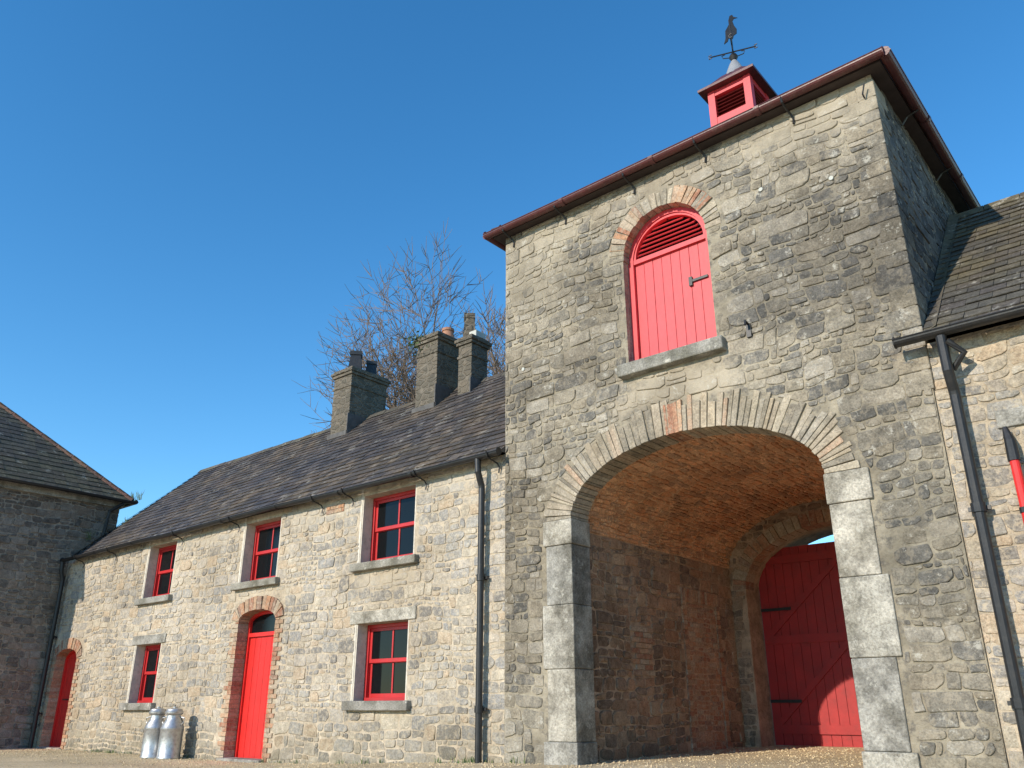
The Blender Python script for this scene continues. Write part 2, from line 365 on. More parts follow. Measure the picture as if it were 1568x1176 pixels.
def slates(mb,p0,u,v,n,urange,vmax,w=.26,g=.19,seed=3):
    r=random.Random(seed); p0=Vector(p0);u=Vector(u);v=Vector(v);n=Vector(n); row=0; vv=-.04
    while vv<vmax-.02:
        a,b=urange(vv); head=min(vv+g*1.25,vmax)
        x=a-(w*.5 if row%2 else 0)
        while x<b:
            x0=max(x+.002+r.uniform(0,.003),a); x1=min(x+w-.002,b)
            if x1-x0>.03:
                t0=.020+r.uniform(0,.010); sk=r.uniform(-.008,.008); lo=vv+r.uniform(-.009,.009)
                if r.random()<.012: lo-=.04
                q=[]
                for (uu,ww,hh) in ((x0,lo,t0),(x1,lo+sk,t0+r.uniform(-.002,.006)),(x1,head,.005),(x0,head,.005),(x0,lo,t0-.009),(x1,lo+sk,t0-.009)):
                    q.append(tuple(p0+u*uu+v*ww+n*hh))
                mb.add(q,[(0,1,2,3),(4,5,1,0),(4,0,3),(1,5,2)])
            x+=w
        vv+=g; row+=1
def gable_roof(parent,x0,x1,ye,ze,yr,zr,yb,mat,name,seed=1,ridge=M_ridge):
    mb=MB()
    d=Vector((0,yr-ye,zr-ze)); Ln=d.length; d.normalize(); n=Vector((0,-d.z,d.y))
    slates(mb,(x0,ye,ze),(1,0,0),d,n,lambda v:(0,x1-x0),Ln,seed=seed)
    d2=Vector((0,yr-yb,zr-ze)); L2=d2.length; d2.normalize(); n2=Vector((0,d2.z*1,abs(d2.y)))
    slates(mb,(x0,yb,ze),(1,0,0),d2,n2,lambda v:(0,x1-x0),L2,w=.4,g=.3,seed=seed+1)
    mb.obj(name+'_slates',mat,parent)
    m=MB(); m.add([(x0,ye,ze),(x1,ye,ze),(x1,yr,zr),(x0,yr,zr),(x0,yb,ze),(x1,yb,ze)],[(0,1,2,3),(3,2,5,4),(0,3,4),(1,5,2)])
    m.obj(name+'_deck',M_slate,parent)
    m=MB(); x=x0
    while x<x1:
        e=min(x+.45,x1); o=R.uniform(-.010,.010)
        m.add([(x+.004,yr-.15,zr-.10+o),(e-.004,yr-.15,zr-.10+o),(e-.004,yr-.04,zr+.035+o),(x+.004,yr-.04,zr+.035+o),(e-.004,yr+.04,zr+.035+o),(x+.004,yr+.04,zr+.035+o),(e-.004,yr+.15,zr-.10+o),(x+.004,yr+.15,zr-.10+o)],
              [(0,1,2,3),(3,2,4,5),(5,4,6,7)])
        x=e
    m.obj(name+'_ridge_tiles',ridge,parent)
def hip_roof(parent,x0,x1,y0,y1,ze,pitch,mat,name,seed=5,w=.26,g=.19,hipmat=M_ridge):
    c=[(x0,y0),(x1,y0),(x1,y1),(x0,y1)]; D=min(x1-x0,y1-y0)/2; cp,sp=math.cos(pitch),math.sin(pitch); mb=MB(); tp=math.tan(pitch)
    dk=MB()
    for i in range(4):
        a=Vector((*c[i],ze));b=Vector((*c[(i+1)%4],ze)); Lh=(b-a).length; u=(b-a)/Lh; inw=Vector((-u.y,u.x,0)); v=inw*cp+Vector((0,0,sp)); n=-inw*sp+Vector((0,0,cp))
        slates(mb,a,u,v,n,lambda q,Lh=Lh:(max(q,0)*cp,Lh-max(q,0)*cp),D/cp,w=w,g=g,seed=seed+i)
        p=[a,b,b+inw*D-u*D+Vector((0,0,D*tp)),a+inw*D+u*D+Vector((0,0,D*tp))]
        dk.add([tuple(q) for q in p],[(0,1,2,3)])
    mb.obj(name+'_slates',mat,parent); dk.obj(name+'_deck',mat,parent)
    h=MB()
    lx=(x1-x0)/2;ly=(y1-y0)/2
    for (cx_,cy_) in c:
        sx=1 if cx_==x0 else -1; sy=1 if cy_==y0 else -1
        k=int(D/.3)
        for j in range(k):
            s0=D*j/k; s1=D*(j+.97)/k
            p=[Vector((cx_+sx*s,cy_+sy*s,ze+s*tp+.01+R.uniform(0,.01))) for s in (s0,s1)]
            h.tube([tuple(p[0]),tuple(p[1])],.07,8)
    if lx>D+.01: h.tube([(x0+D,(y0+y1)/2,ze+D*tp+.03),(x1-D,(y0+y1)/2,ze+D*tp+.03)],.085,8)
    elif ly>D+.01: h.tube([((x0+x1)/2,y0+D,ze+D*tp+.03),((x0+x1)/2,y1-D,ze+D*tp+.03)],.085,8)
    h.obj(name+'_hip_tiles',hipmat,parent)
# ------------------------------------------------------------------ ground
def gz(x,y):
    s=min(max((x+14)/8,0),1); s=s*s*(3-2*s)
    return -.05+.22*s+.012*min(max(y,0),6)
def axis(lo,hi,fa,fb,st):
    a=[lo,lo*.5,lo*.25]; x=fa
    while x<=fb: a.append(x); x+=st
    a+= [hi*.25,hi*.5,hi]; return sorted(set(a))
xs=axis(-500,500,-34,12,.5); ys=axis(-500,500,-14,30,.5)
g=MB(); g.v=[(x,y,gz(x,y)+ (R.uniform(-.008,.008))) for y in ys for x in xs]
nx=len(xs); g.f=[(j*nx+i,j*nx+i+1,(j+1)*nx+i+1,(j+1)*nx+i) for j in range(len(ys)-1) for i in range(nx-1)]
m,nt,bs=newmat('gravel'); tc=N(nt,'ShaderNodeTexCoord'); co=tc.outputs['Object']
vo=N(nt,'ShaderNodeTexVoronoi'); vo.inputs['Scale'].default_value=45; L(nt,co,vo.inputs['Vector'])
se=N(nt,'ShaderNodeSeparateColor'); L(nt,vo.outputs['Color'],se.inputs[0])
rr=ramp(nt,[(0,(.40,.30,.17)),(.4,(.60,.46,.27)),(.8,(.70,.55,.34)),(1,(.46,.39,.29))]); L(nt,se.outputs[0],rr.inputs[0])
big=noise(nt,co,.8,5); rb=ramp(nt,[(.35,.8),(.65,1.1)]); L(nt,big,rb.inputs[0]); cc=mix(nt,1,rr.outputs[0],rb.outputs[0],'MULTIPLY')
sx=N(nt,'ShaderNodeSeparateXYZ'); L(nt,co,sx.inputs[0]); mr=N(nt,'ShaderNodeMapRange'); mr.inputs[1].default_value=8; mr.inputs[2].default_value=11; L(nt,sx.outputs[1],mr.inputs[0])
cc=mix(nt,mr.outputs[0],cc,(.06,.10,.025)); L(nt,cc,bs.inputs['Base Color']); bs.inputs['Roughness'].default_value=.95
bump(nt,bs,vo.outputs['Distance'],.015)
g.obj('ground',m)
pe=MB()
for _ in range(6500):
    if R.random()<.6: x=R.uniform(-22,-7); y=-R.uniform(.0,1)**1.5*2.2-.02
    else: x=R.uniform(-6.7,-3); y=R.uniform(-1.5,5.2)
    s_=R.uniform(.006,.022); z=gz(x,y)+.002; a=R.uniform(0,6.28)
    pts=[(x+math.cos(a+k*1.57)*s_*R.uniform(.8,1.3),y+math.sin(a+k*1.57)*s_*R.uniform(.8,1.3),z) for k in range(4)]+[(x,y,z+s_*R.uniform(.6,1.0))]
    pe.add(pts,[(0,1,4),(1,2,4),(2,3,4),(3,0,4)])
pe.obj('loose_gravel',m)
# ------------------------------------------------------------------ LOW HOUSE
house=empty('stone_farmhouse')
XL=-22.6; XT=-7.76
upw=[(-18.35,-17.15),(-14.55,-13.35),(-11.0,-9.68)]
loww=[(-18.28,-17.2),(-10.95,-9.72)]
UZ=(3.05,4.2); LZ=(.92,2.08)
holes=[rect(a,b,*UZ) for a,b in upw]+[rect(a,b,*LZ) for a,b in loww]
D2=(-14.4,-13.2); D1=(-22.2,-21.05)
holes.append(archpoly(*D2,-.3,2.33,.2,10)); holes.append(archpoly(*D1,-.3,1.93,.24,10))
wall_sheet('front_wall',rect(XL,XT,-.6,4.34),holes,.45,lambda u,v,w:(u,w,v),M_mort,house)
w2=MB(); w2.box(XL,XT,5.7,6.0,-.6,4.34); w2.box(XL-.02,XL+.35,.46,5.69,-.6,4.34)
w2.add([(XL+.2,.3,4.3),(XL+.2,6,4.3),(XL+.2,3,7.15)],[(0,1,2)])
w2.obj('back_walls',M_rub,house)
patches=[(-12.0,-11.5,4.02,4.18)]
ob=[rect(a-.02,b+.02,UZ[0]-.14,4.6) for a,b in upw]+[rect(a-.02,b+.02,LZ[0]-.15,LZ[1]+.2) for a,b in loww]
ob+=[rect(D2[0]-.2,D2[1]+.2,-1,2.78),rect(D1[0]-.18,D1[1]+.18,-1,2.36)]+[rect(*p) for p in patches]
mb=MB(); stones(mb,lambda u,v,h:(u,-h,v),XL,XT,-.25,4.33,ob,seed=11,gap=.009)
mb.obj('front_stones',M_low,house)
si=MB(); ln=MB(); pl=MB()
for a,b in upw:
    si.box(a-.13,b+.13,-.11,.2,UZ[0]-.13,UZ[0]); pl.box(a,a+.022,.0,.2,UZ[0],UZ[1]); pl.box(b-.022,b,.0,.2,UZ[0],UZ[1])
    pl.box(a-.05,a-.002,-.008,.1,UZ[0]+.004,4.33)
for a,b in loww:
    si.box(a-.13,b+.13,-.11,.2,LZ[0]-.14,LZ[0]); pl.box(a,a+.022,.0,.2,LZ[0],LZ[1]); pl.box(b-.022,b,.0,.2,LZ[0],LZ[1])
    ln.box(a-.16,b+.16,-.03,.2,LZ[1]+.003,LZ[1]+.19)
    pl.box(a-.05,a-.002,-.008,.1,LZ[0]+.004,LZ[1]-.002)
si.obj('window_sills',M_sill,house,bevel=.014); ln.obj('window_lintels',M_dress,house,bevel=.01); pl.obj('window_reveals',M_plast,house)
red=MB(); gl=MB()
def window(x0,x1,z0,z1,y=.2,rd=red,g=gl):
    f=.055
    rd.box(x0,x0+f,y,y+.1,z0,z1); rd.box(x1-f,x1,y,y+.1,z0,z1); rd.box(x0+f,x1-f,y,y+.1,z1-f,z1); rd.box(x0+f,x1-f,y-.03,y+.1,z0,z0+.05)
    a,b=x0+f,x1-f; zm=(z0+z1)/2+.01
    for (za,zb,yy) in ((z0+.05,zm+.02,y+.06),(zm-.02,z1-f,y+.03)):
        s=.05
        rd.box(a,a+s,yy,yy+.03,za,zb); rd.box(b-s,b,yy,yy+.03,za,zb); rd.box(a+s,b-s,yy,yy+.03,za,za+.06); rd.box(a+s,b-s,yy,yy+.03,zb-.05,zb)
        c=(a+b)/2; rd.box(c-.016,c+.016,yy+.003,yy+.027,za+.06,zb-.05)
        for (ga,gb) in ((a+s,c),(c,b-s)):
            t1=R.uniform(-.006,.006); g.add([(ga,yy+.016,za+.05),(gb,yy+.016+t1,za+.05),(gb,yy+.016+t1,zb-.04),(ga,yy+.016,zb-.04)],[(0,1,2,3)])
for a,b in upw: window(a+.022,b-.022,UZ[0],UZ[1])
for a,b in loww: window(a+.022,b-.022,LZ[0],LZ[1])
red.obj('window_frames',M_redw,house,bevel=.004)
br=MB()
for (a,b),zs,rise,zb in ((D2,2.33,.2,-.2),(D1,1.93,.24,-.2)):
    brick_jamb(br,a,-1,zb,zs); brick_jamb(br,b,1,zb,zs)
    ring(br,(a+b)/2,zs,(b-a)/2-.009,rise-.009,.24,15,-.03,.22,gap=.05,thv=.03)
for p in patches: brick_patch(br,*p)
br.obj('brick_surrounds',M_brick,house)
dr=MB()
def planks(mb,x0,x1,z0,z1,y,n,th=.03):
    w=(x1-x0)/n
    for i in range(n):
        mb.box(x0+i*w+.004,x0+(i+1)*w-.004,y+R.uniform(0,.004),y+th,z0,z1)
    mb.box(x0,x1,y+th*.6,y+th+.004,z0+.001,z1-.001)
a,b=D2
def archframe(mb,x0,x1,zb,zs,rise,t,y0,y1,n=16):
    o=[(x0,zb)]+list(reversed(ell((x0+x1)/2,zs,(x1-x0)/2,rise,n)))+[(x1,zb)]
    i_=[(x0+t,zb)]+list(reversed(ell((x0+x1)/2,zs,(x1-x0)/2-t,max(rise-t,.02),n)))+[(x1-t,zb)]
    for k in range(len(o)-1):
        A,B,C,D=o[k],o[k+1],i_[k+1],i_[k]
        mb.hexa([(A[0],y0,A[1]),(B[0],y0,B[1]),(B[0],y1,B[1]),(A[0],y1,A[1]),(D[0],y0,D[1]),(C[0],y0,C[1]),(C[0],y1,C[1]),(D[0],y1,D[1])])
archframe(dr,a,b,-.2,2.33,.2,.07,.2,.3)
dr.box(a+.07,b-.07,.19,.29,2.06,2.13); planks(dr,a+.075,b-.075,-.05,2.055,.235,6)
gl.prism([(a+.06,2.12),(b-.06,2.12)]+ell((a+b)/2,2.33,(b-a)/2-.06,.15,10),.25,.26)
a,b=D1
archframe(dr,a,b,-.2,1.93,.24,.07,.2,.3); planks(dr,a+.072,b-.072,-.05,1.93,.24,6)
dr.prism([(a+.07,1.932),(b-.07,1.932)]+ell((a+b)/2,1.933,(b-a)/2-.07,.18,10),.245,.27)
dr.obj('doors',M_red,house); gl.obj('window_glass',M_glass,house)
hd=MB(); hd.box(-13.42,-13.38,.2,.235,1.0,1.14); hd.box(-22.0,-21.7,.225,.24,1.0,1.03); hd.tube([(-13.4,.16,1.07),(-13.4,.235,1.07)],.02,8); hd.box(-21.25,-21.2,.2,.24,1.15,1.2)
hd.obj('door_furniture',M_blk,house)
st=MB(); st.box(D2[0]-.05,D2[1]+.05,-.12,.2,-.2,.0); st.box(D1[0]-.05,D1[1]+.05,-.08,.2,-.2,-.02); st.obj('door_steps',M_dress,house,bevel=.015)
gable_roof(house,-22.1,XT+.0,-.14,4.35,3.0,7.25,6.14,M_slate,'roof',seed=21,ridge=M_slate2)
fl=MB(); fl.add([(-22.12,-.16,4.36),(-21.95,-.16,4.42),(-21.95,3,7.32),(-22.12,3,7.29)],[(0,1,2,3)]); fl.obj('roof_verge',M_flash,house)
gu=MB(); 
def gutter(mb,pts,r=.062,n=8,step=1.8):
    a=Vector(pts[0]); b=Vector(pts[1]); k=max(2,int((b-a).length/step)); u=(b-a).normalized(); side=Vector((-u.y,u.x,0))
    P=[a+(b-a)*i/k+Vector((0,0,R.uniform(-.018,.014))) for i in range(k+1)]
    for (rr_) in (r,r-.01):
        for i in range(k):
            vs=[];fs=[]
            for p in (P[i],P[i+1]):
                for j in range(n+1):
                    t=math.pi+math.pi*j/n; q=p+side*math.cos(t)*rr_+Vector((0,0,math.sin(t)*rr_)); vs.append(tuple(q))
            for j in range(n): fs.append((j,j+1,n+2+j,n+1+j))
            mb.add(vs,fs)
    for i in range(k):
        for s in (-1,1):
            mb.tube([tuple(P[i]+side*s*r),tuple(P[i+1]+side*s*r)],.009,6)
    for i in range(1,k):
        p=P[i]
        vs=[];fs=[]
        for du in (-.035,.035):
            for j in range(n+1):
                t=math.pi+math.pi*j/n; vs.append(tuple(p+u*du+side*math.cos(t)*(r+.014)+Vector((0,0,math.sin(t)*(r+.014)))))
        for j in range(n): fs.append((j,j+1,n+2+j,n+1+j))
        mb.add(vs,fs)
    mb.tube([tuple(a+u*.0),tuple(a+u*.012)],r,10); mb.tube([tuple(b-u*.012),tuple(b)],r,10)
gutter(gu,[(-22.45,-.22,4.325),(-7.72,-.22,4.33)])
def bracket(mb,x,y,z,r=.01,s=1):
    mb.tube([(x,y-.085,z+.01),(x,y-.06,z-.06),(x,y,z-.085),(x,y+.08,z-.10),(x+.02,y+.15,z-.13),(x+.035,y+.18,z-.19),(x+.03,y+.17,z-.27)],r,6)
for x in (-21.6,-19.9,-16.9,-14.75,-12.1,-11.25,-9.45,-7.9): bracket(gu,x,-.22,4.33,.013)
def pipe(mb,x,y,z0,z1,r=.05,off=None):
    p=[(x,y,z0),(x,y,z1)]
    if off: p+= [(x,y-.01,z1+.05),(x+off[0]*.5,y+off[1]*.5,z1+.14),(x+off[0],y+off[1]+.01,z1+.24),(x+off[0],y+off[1],z1+off[2])]
    mb.tube(p,r,14)
    z=z0+.9
    while z<z1+.05:
        mb.tube([(x,y,z-.045),(x,y,z+.045)],r+.014,14); mb.box(x-.1,x+.1,y+.03,y+.06,z-.02,z+.02); mb.box(x-.02,x+.02,y+.03,y+.13,z-.02,z+.02); z+=1.75
pipe(gu,-8.14,-.12,-.1,3.85,.048,(0,-.10,.45)); 
pipe(gu,-22.4,-.14,-.2,3.8,.05,(0,-.08,.5))
gu.obj('gutters_and_downpipes',M_blk,house,smooth=False)
def chimney(name,x0,x1,y0,y1,zt,pots):
    c=MB(); c.box(x0,x1,y0,y1,6.0,zt); c.box(x0-.02,x1+.02,y0-.02,y1+.02,zt-.30,zt-.24); c.box(x0-.04,x1+.04,y0-.04,y1+.04,zt-.002,zt+.07); c.box(x0-.07,x1+.07,y0-.07,y1+.07,zt+.068,zt+.14); c.box(x0-.03,x1+.03,y0-.03,y1+.03,zt+.138,zt+.19)
    c.obj(name,M_chim,house,bevel=.012)
    f=MB(); f.box(x0-.04,x1+.04,y0-.05,y0-.004,6.3,6.78); f.box(x1+.003,x1+.03,y0-.05,y1,6.3,7.2)
    f.obj(name+'_flashing',M_flash,house)
    for i,(px,py,r,h,mt,sq) in enumerate(pots):
        p=MB(); p.lathe(px,py,[(0,zt+.1),(r*1.15,zt+.1),(r*1.1,zt+.3),(r*.85,zt+.19+h*.8),(r*1.0,zt+.19+h*.82),(r*1.0,zt+.19+h),(r*.7,zt+.19+h),(r*.6,zt+.3)],4 if sq else 18)
        p.obj(name+'_pot_%d'%i,mt,house)
chimney('chimney_stack_1',-15.32,-14.67,2.4,3.5,8.2,[(-15.0,2.75,.2,.55,M_blk,True),(-15.0,3.25,.18,.45,M_blk,True)])
chimney('chimney_stack_2',-12.43,-11.8,2.4,3.2,8.25,[(-12.1,3.0,.14,.34,M_terr,False)])
chimney('chimney_stack_3',-11.36,-10.98,2.6,3.1,8.0,[(-11.25,2.8,.17,.6,M_chim,True)])
wp=MB(); wp.box(-11.15,-10.95,2.7,3.0,8.19,8.32); wp.obj('chimney_cap_block',M_white,house)
# ------------------------------------------------------------------ TOWER
tower=empty('carriage_arch_tower')
X0,X1=-7.76,-1.88; CX=-4.84; ZT=8.02
AR=(1.73,.86); SP=3.2
hA=archpoly(CX-1.78,CX+1.78,-.3,SP,.91,32)
LD=(-5.54,-4.22); LC=(LD[0]+LD[1])/2; LR=(LD[1]-LD[0])/2; LS=6.77; LB=5.15
hL=archpoly(LD[0],LD[1],LB,LS,LR,24)
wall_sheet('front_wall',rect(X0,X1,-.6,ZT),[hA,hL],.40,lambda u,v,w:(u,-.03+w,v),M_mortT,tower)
t2=MB()
t2.box(X1-.4,X1,.372,5.6,3.9,ZT); t2.box(X0,X0+.4,.372,5.6,3.9,ZT); t2.box(X0,X1,5.6,6.0,4.3,ZT)
t2.obj('side_walls',M_mortT,tower)
obsT=[rect(CX-2.24,CX+2.24,-1,3.22)[:2]+[(CX+2.24,3.2)]+ell(CX,SP,1.73+.42,.86+.42,20)[1:-1]+[(CX-2.24,3.2)],
      rect(LD[0]-.03,LD[1]+.03,LB-.22,LS+.05),ell(LC,LS,LR+.27,LR+.27,20)+[]]
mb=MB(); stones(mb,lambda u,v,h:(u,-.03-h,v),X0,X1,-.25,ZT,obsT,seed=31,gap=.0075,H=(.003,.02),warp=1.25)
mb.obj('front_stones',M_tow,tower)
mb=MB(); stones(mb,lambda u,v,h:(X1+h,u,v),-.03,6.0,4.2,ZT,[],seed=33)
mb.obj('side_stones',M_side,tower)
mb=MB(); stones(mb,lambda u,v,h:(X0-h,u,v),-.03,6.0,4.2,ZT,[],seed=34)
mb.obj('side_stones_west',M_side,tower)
vo=MB(); ring(vo,CX,SP,AR[0],AR[1],.42,58,-.05,.36,gap=.05,thv=.22); 
ring(vo,LC,LS,LR-.009,LR-.009,.25,26,-.045,.14,gap=.06,thv=.1)
vo.obj('arch_voussoirs',M_vous,tower,bevel=.008)
bb=MB(); ring(bb,LC,LS,LR-.010,LR-.010,.252,8,-.052,.14,a0=2.0,a1=2.9,gap=.06,thv=.03); ring(bb,LC,LS,LR-.010,LR-.010,.252,7,-.052,.14,a0=.5,a1=1.3,gap=.06,thv=.03)
ring(bb,CX,SP,AR[0]-.001,AR[1]-.001,.40,4,-.058,.34,a0=1.54,a1=1.68,gap=.05,thv=.03); ring(bb,CX,SP,AR[0]-.001,AR[1]-.001,.40,2,-.058,.34,a0=2.1,a1=2.18,gap=.05,thv=.03)
bb.obj('arch_bricks',M_brick,tower)
pi=MB()
for sgn in (-1,1):
    xi=CX+sgn*1.73
    for (z0,z1,w,o) in ((-.3,.42,.50,.02),(.42,1.28,.44,0),(1.28,2.08,.50,0.004),(2.08,2.86,.43,0),(2.86,3.2,.47,.015)):
        a=xi-sgn*o; b=xi+sgn*w; lo,hi=min(a,b),max(a,b)
        pi.box(lo,hi,-.055-o,.37,z0+.002,z1-.002)
pi.obj('arch_piers',M_dress,tower,bevel=.012)
qn=MB(); z=3.9;k=0
while z<ZT-.2:
    h=R.uniform(.14,.27); w=R.uniform(.28,.4) if k%2 else R.uniform(.18,.26)
    qn.box(X1-w,X1+.018,-.048,.24 if k%2 else .4,z+.004,min(z+h,ZT)-.004); z+=h;k+=1
qn.obj('corner_quoins',M_tow,tower,bevel=.012)
s=MB(); s.box(LD[0]-.12,LD[1]+.12,-.16,.2,LB-.18,LB); s.obj('loading_door_sill',M_sill,tower,bevel=.02)
ld=MB(); archframe(ld,LD[0],LD[1],LB,LS,LR,.085,.10,.24,24)
ld.box(LD[0]+.085,LD[1]-.085,.11,.22,LS-.03,LS+.04); planks(ld,LD[0]+.09,LD[1]-.09,LB+.01,LS-.03,.15,8)
archframe(ld,LD[0]+.087,LD[1]-.087,LS+.04,LS+.05,LR-.14,.035,.12,.2,20)
z=LS+.09
while z<LS+LR-.16:
    hw=math.sqrt(max((LR-.13)**2-(z+.04-LS)**2,0))
    ld.hexa([(LC-hw,.12,z),(LC+hw,.12,z),(LC+hw,.135,z-.008),(LC-hw,.135,z-.008),(LC-hw,.20,z+.07),(LC+hw,.20,z+.07),(LC+hw,.212,z+.06),(LC-hw,.212,z+.06)])
    z+=.068
ld.obj('loading_door',M_red2,tower)
lb=MB(); lb.prism(ell(LC,LS,LR-.09,LR-.09,20),.225,.235);  # black half-round sheet behind the louvres; the iron latch follows
lb.box(-4.62,-4.34,.125,.145,6.17,6.205); lb.box(-4.62,-4.57,.12,.148,6.12,6.25); lb.obj('loading_door_backing_and_latch',M_blk,tower)
ev=MB(); ex0,ex1,ey0,ey1=X0-.16,X1+.16,-.18,6.2
ev.box(ex0,ex1,ey0,ey1,ZT+.003,ZT+.06); ev.obj('eaves_soffit',M_soff,tower)
ed=MB()
x=ex0
while x<ex1-.1:
    w=R.uniform(.22,.3); ed.box(x+.003,min(x+w,ex1)-.003,ey0-.035-R.uniform(0,.01),ey0+.4,ZT+.062,ZT+.074+R.uniform(0,.006)); x+=w
ed.obj('eaves_slates',M_slate,tower)
hip_roof(tower,ex0,ex1,ey0,ey1,ZT+.09,math.radians(33),M_slate,'roof',seed=50)
tg=MB(); zg=ZT+.05
gutter(tg,[(ex0-.08,ey0-.08,zg),(ex1+.08,ey0-.08,zg)],.068,step=1.45); gutter(tg,[(ex1+.08,ey0-.08,zg),(ex1+.08,ey1,zg)],.068,step=1.5)
gutter(tg,[(ex0-.08,ey1,zg),(ex0-.08,ey0-.08,zg)],.068)
tg.obj('gutter',M_mar,tower)
tb=MB()
for x in (-7.6,-6.55,-5.3,-4.15,-2.9): bracket(tb,x,ey0-.05,zg-.02,.015)
for y in (1,2.6,4.2): tb.tube([(ex1+.1,y,zg-.07),(ex1-.05,y,zg-.11),(X1+.03,y,zg-.2)],.013,6)
tb.tube([(-3.78,-.05,5.22),(-3.78,-.14,5.24),(-3.78,-.15,5.18)],.016,8); tb.box(-3.81,-3.75,-.07,-.03,5.05,5.22)
tb.tube([(-1.99,-.06,7.7),(-1.99,-.12,7.72),(-1.95,-.13,7.85)],.01,6)
tb.obj('gutter_brackets',M_blk,tower)
tp=MB()
for x,z in ((-3.41,7.03),(-2.53,6.8),(-7.39,5.59)):
    tp.tube([(x,-.03,z),(x,-.056,z)],.028,12)
tp.obj('tie_bar_plates',M_white,tower)
cu=MB(); cx,cy=-4.78,3.05; hw=.41; z0,z1=10.0,11.32
for sx_ in (-1,1):
    for sy_ in (-1,1):
        a,b=sorted((cx+sx_*hw,cx+sx_*(hw-.13))); c,d=sorted((cy+sy_*hw,cy+sy_*(hw-.13))); cu.box(a,b,c,d,z0,z1)
for zz0,zz1 in ((z0,10.72),(z1-.12,z1)):
    e=.012
    cu.box(cx-hw+.13,cx+hw-.13,cy-hw+e,cy-hw+.1,zz0,zz1); cu.box(cx-hw+.13,cx+hw-.13,cy+hw-.1,cy+hw-e,zz0,zz1)
    cu.box(cx-hw+e,cx-hw+.1,cy-hw+.13,cy+hw-.13,zz0,zz1); cu.box(cx+hw-.1,cx+hw-e,cy-hw+.13,cy+hw-.13,zz0,zz1)
cu.obj('cupola_frame',M_red2,tower)
cl=MB(); z=10.75
cl.box(cx-.26,cx+.26,cy-.26,cy+.26,10.7,11.3)
while z<z1-.14:
    for s_ in (-1,1):
        y=cy+s_*hw
        cl.hexa([(cx-.28,y-s_*.02,z),(cx+.28,y-s_*.02,z),(cx+.28,y-s_*.035,z-.008),(cx-.28,y-s_*.035,z-.008),(cx-.28,y-s_*.11,z+.065),(cx+.28,y-s_*.11,z+.065),(cx+.28,y-s_*.12,z+.055),(cx-.28,y-s_*.12,z+.055)])
        x=cx+s_*hw
        cl.hexa([(x-s_*.02,cy-.28,z),(x-s_*.02,cy+.28,z),(x-s_*.035,cy+.28,z-.008),(x-s_*.035,cy-.28,z-.008),(x-s_*.11,cy-.28,z+.065),(x-s_*.11,cy+.28,z+.065),(x-s_*.12,cy+.28,z+.055),(x-s_*.12,cy-.28,z+.055)])
    z+=.075
cl.obj('cupola_louvres',plain_mat('louvre_red',(.22,.022,.022),.5,var=.2),tower)
cr=MB()
prof=[(.54,z1),(.54,z1+.05),(.36,z1+.22),(.2,z1+.42),(.19,z1+.42)]
vs=[];fs=[]
for r_,z in prof:
    for a_,b_ in ((-1,-1),(1,-1),(1,1),(-1,1)): vs.append((cx+a_*r_,cy+b_*r_,z))
for i in range(len(prof)-1):
    for k in range(4): fs.append((i*4+k,i*4+(k+1)%4,i*4+4+(k+1)%4,i*4+4+k))
fs.append((3,2,1,0)); fs.append((16,17,18,19)); cr.add(vs,fs); cr.obj('cupola_roof',M_mar,tower)
lc=MB(); lc.lathe(cx,cy,[(.26,z1+.36),(.2,z1+.44),(.10,z1+.70),(.05,z1+.80),(.0,z1+.81)],16); lc.obj('cupola_lead_cap',M_lead,tower,smooth=True)
wv=MB(); zt=z1+.80
wv.tube([(cx,cy,zt-.05),(cx,cy,zt+1.0)],.016,8)
wv.lathe(cx,cy,[(.0,zt+.0),(.05,zt+.02),(.085,zt+.09),(.05,zt+.16),(0,zt+.18)],16)
for a in (0.35,0.35+math.pi/2):
    dx,dy=math.cos(a)*.42,math.sin(a)*.42
    wv.tube([(cx-dx,cy-dy,zt+.22),(cx+dx,cy+dy,zt+.22)],.013,6)
    for s_ in (-1,1):
        wv.box(cx+s_*dx-.03,cx+s_*dx+.03,cy+s_*dy-.006,cy+s_*dy+.006,zt+.18,zt+.195); wv.box(cx+s_*dx-.03,cx+s_*dx-.018,cy+s_*dy-.006,cy+s_*dy+.006,zt+.18,zt+.27); wv.box(cx+s_*dx-.03,cx+s_*dx+.03,cy+s_*dy-.006,cy+s_*dy+.006,zt+.255,zt+.27)
        q=[(cx+s_*dx*.2,cy+s_*dy*.2,zt+.10),(cx+s_*dx*.45,cy+s_*dy*.45,zt+.12),(cx+s_*dx*.5,cy+s_*dy*.5,zt+.18),(cx+s_*dx*.35,cy+s_*dy*.35,zt+.2)]
        wv.tube(q,.01,5)
wv.lathe(cx,cy,[(.0,zt+.52),(.03,zt+.54),(.0,zt+.58)],10)
bird=[(-.02,.60),(.03,.60),(.05,.66),(.11,.70),(.12,.80),(.08,.88),(.06,.98),(.09,1.03),(.16,1.04),(.09,1.07),(.07,1.12),(.02,1.10),(0,1.03),(.01,.95),(-.03,.88),(-.09,.78),(-.10,.62),(-.14,.50),(-.07,.55),(-.04,.64)]
ca,sa=math.cos(.5),math.sin(.5); n=len(bird)
bird=[(x*1.0,.6+(z-.6)*1.1) for x,z in bird]
wv.add([(cx+x*ca,cy+x*sa-.008,zt+z-.06) for x,z in bird]+[(cx+x*ca,cy+x*sa+.008,zt+z-.06) for x,z in bird],[tuple(range(n)),tuple(range(2*n-1,n-1,-1))]+[(i,(i+1)%n,n+(i+1)%n,n+i) for i in range(n)])
wv.obj('weather_vane',M_blk,tower)
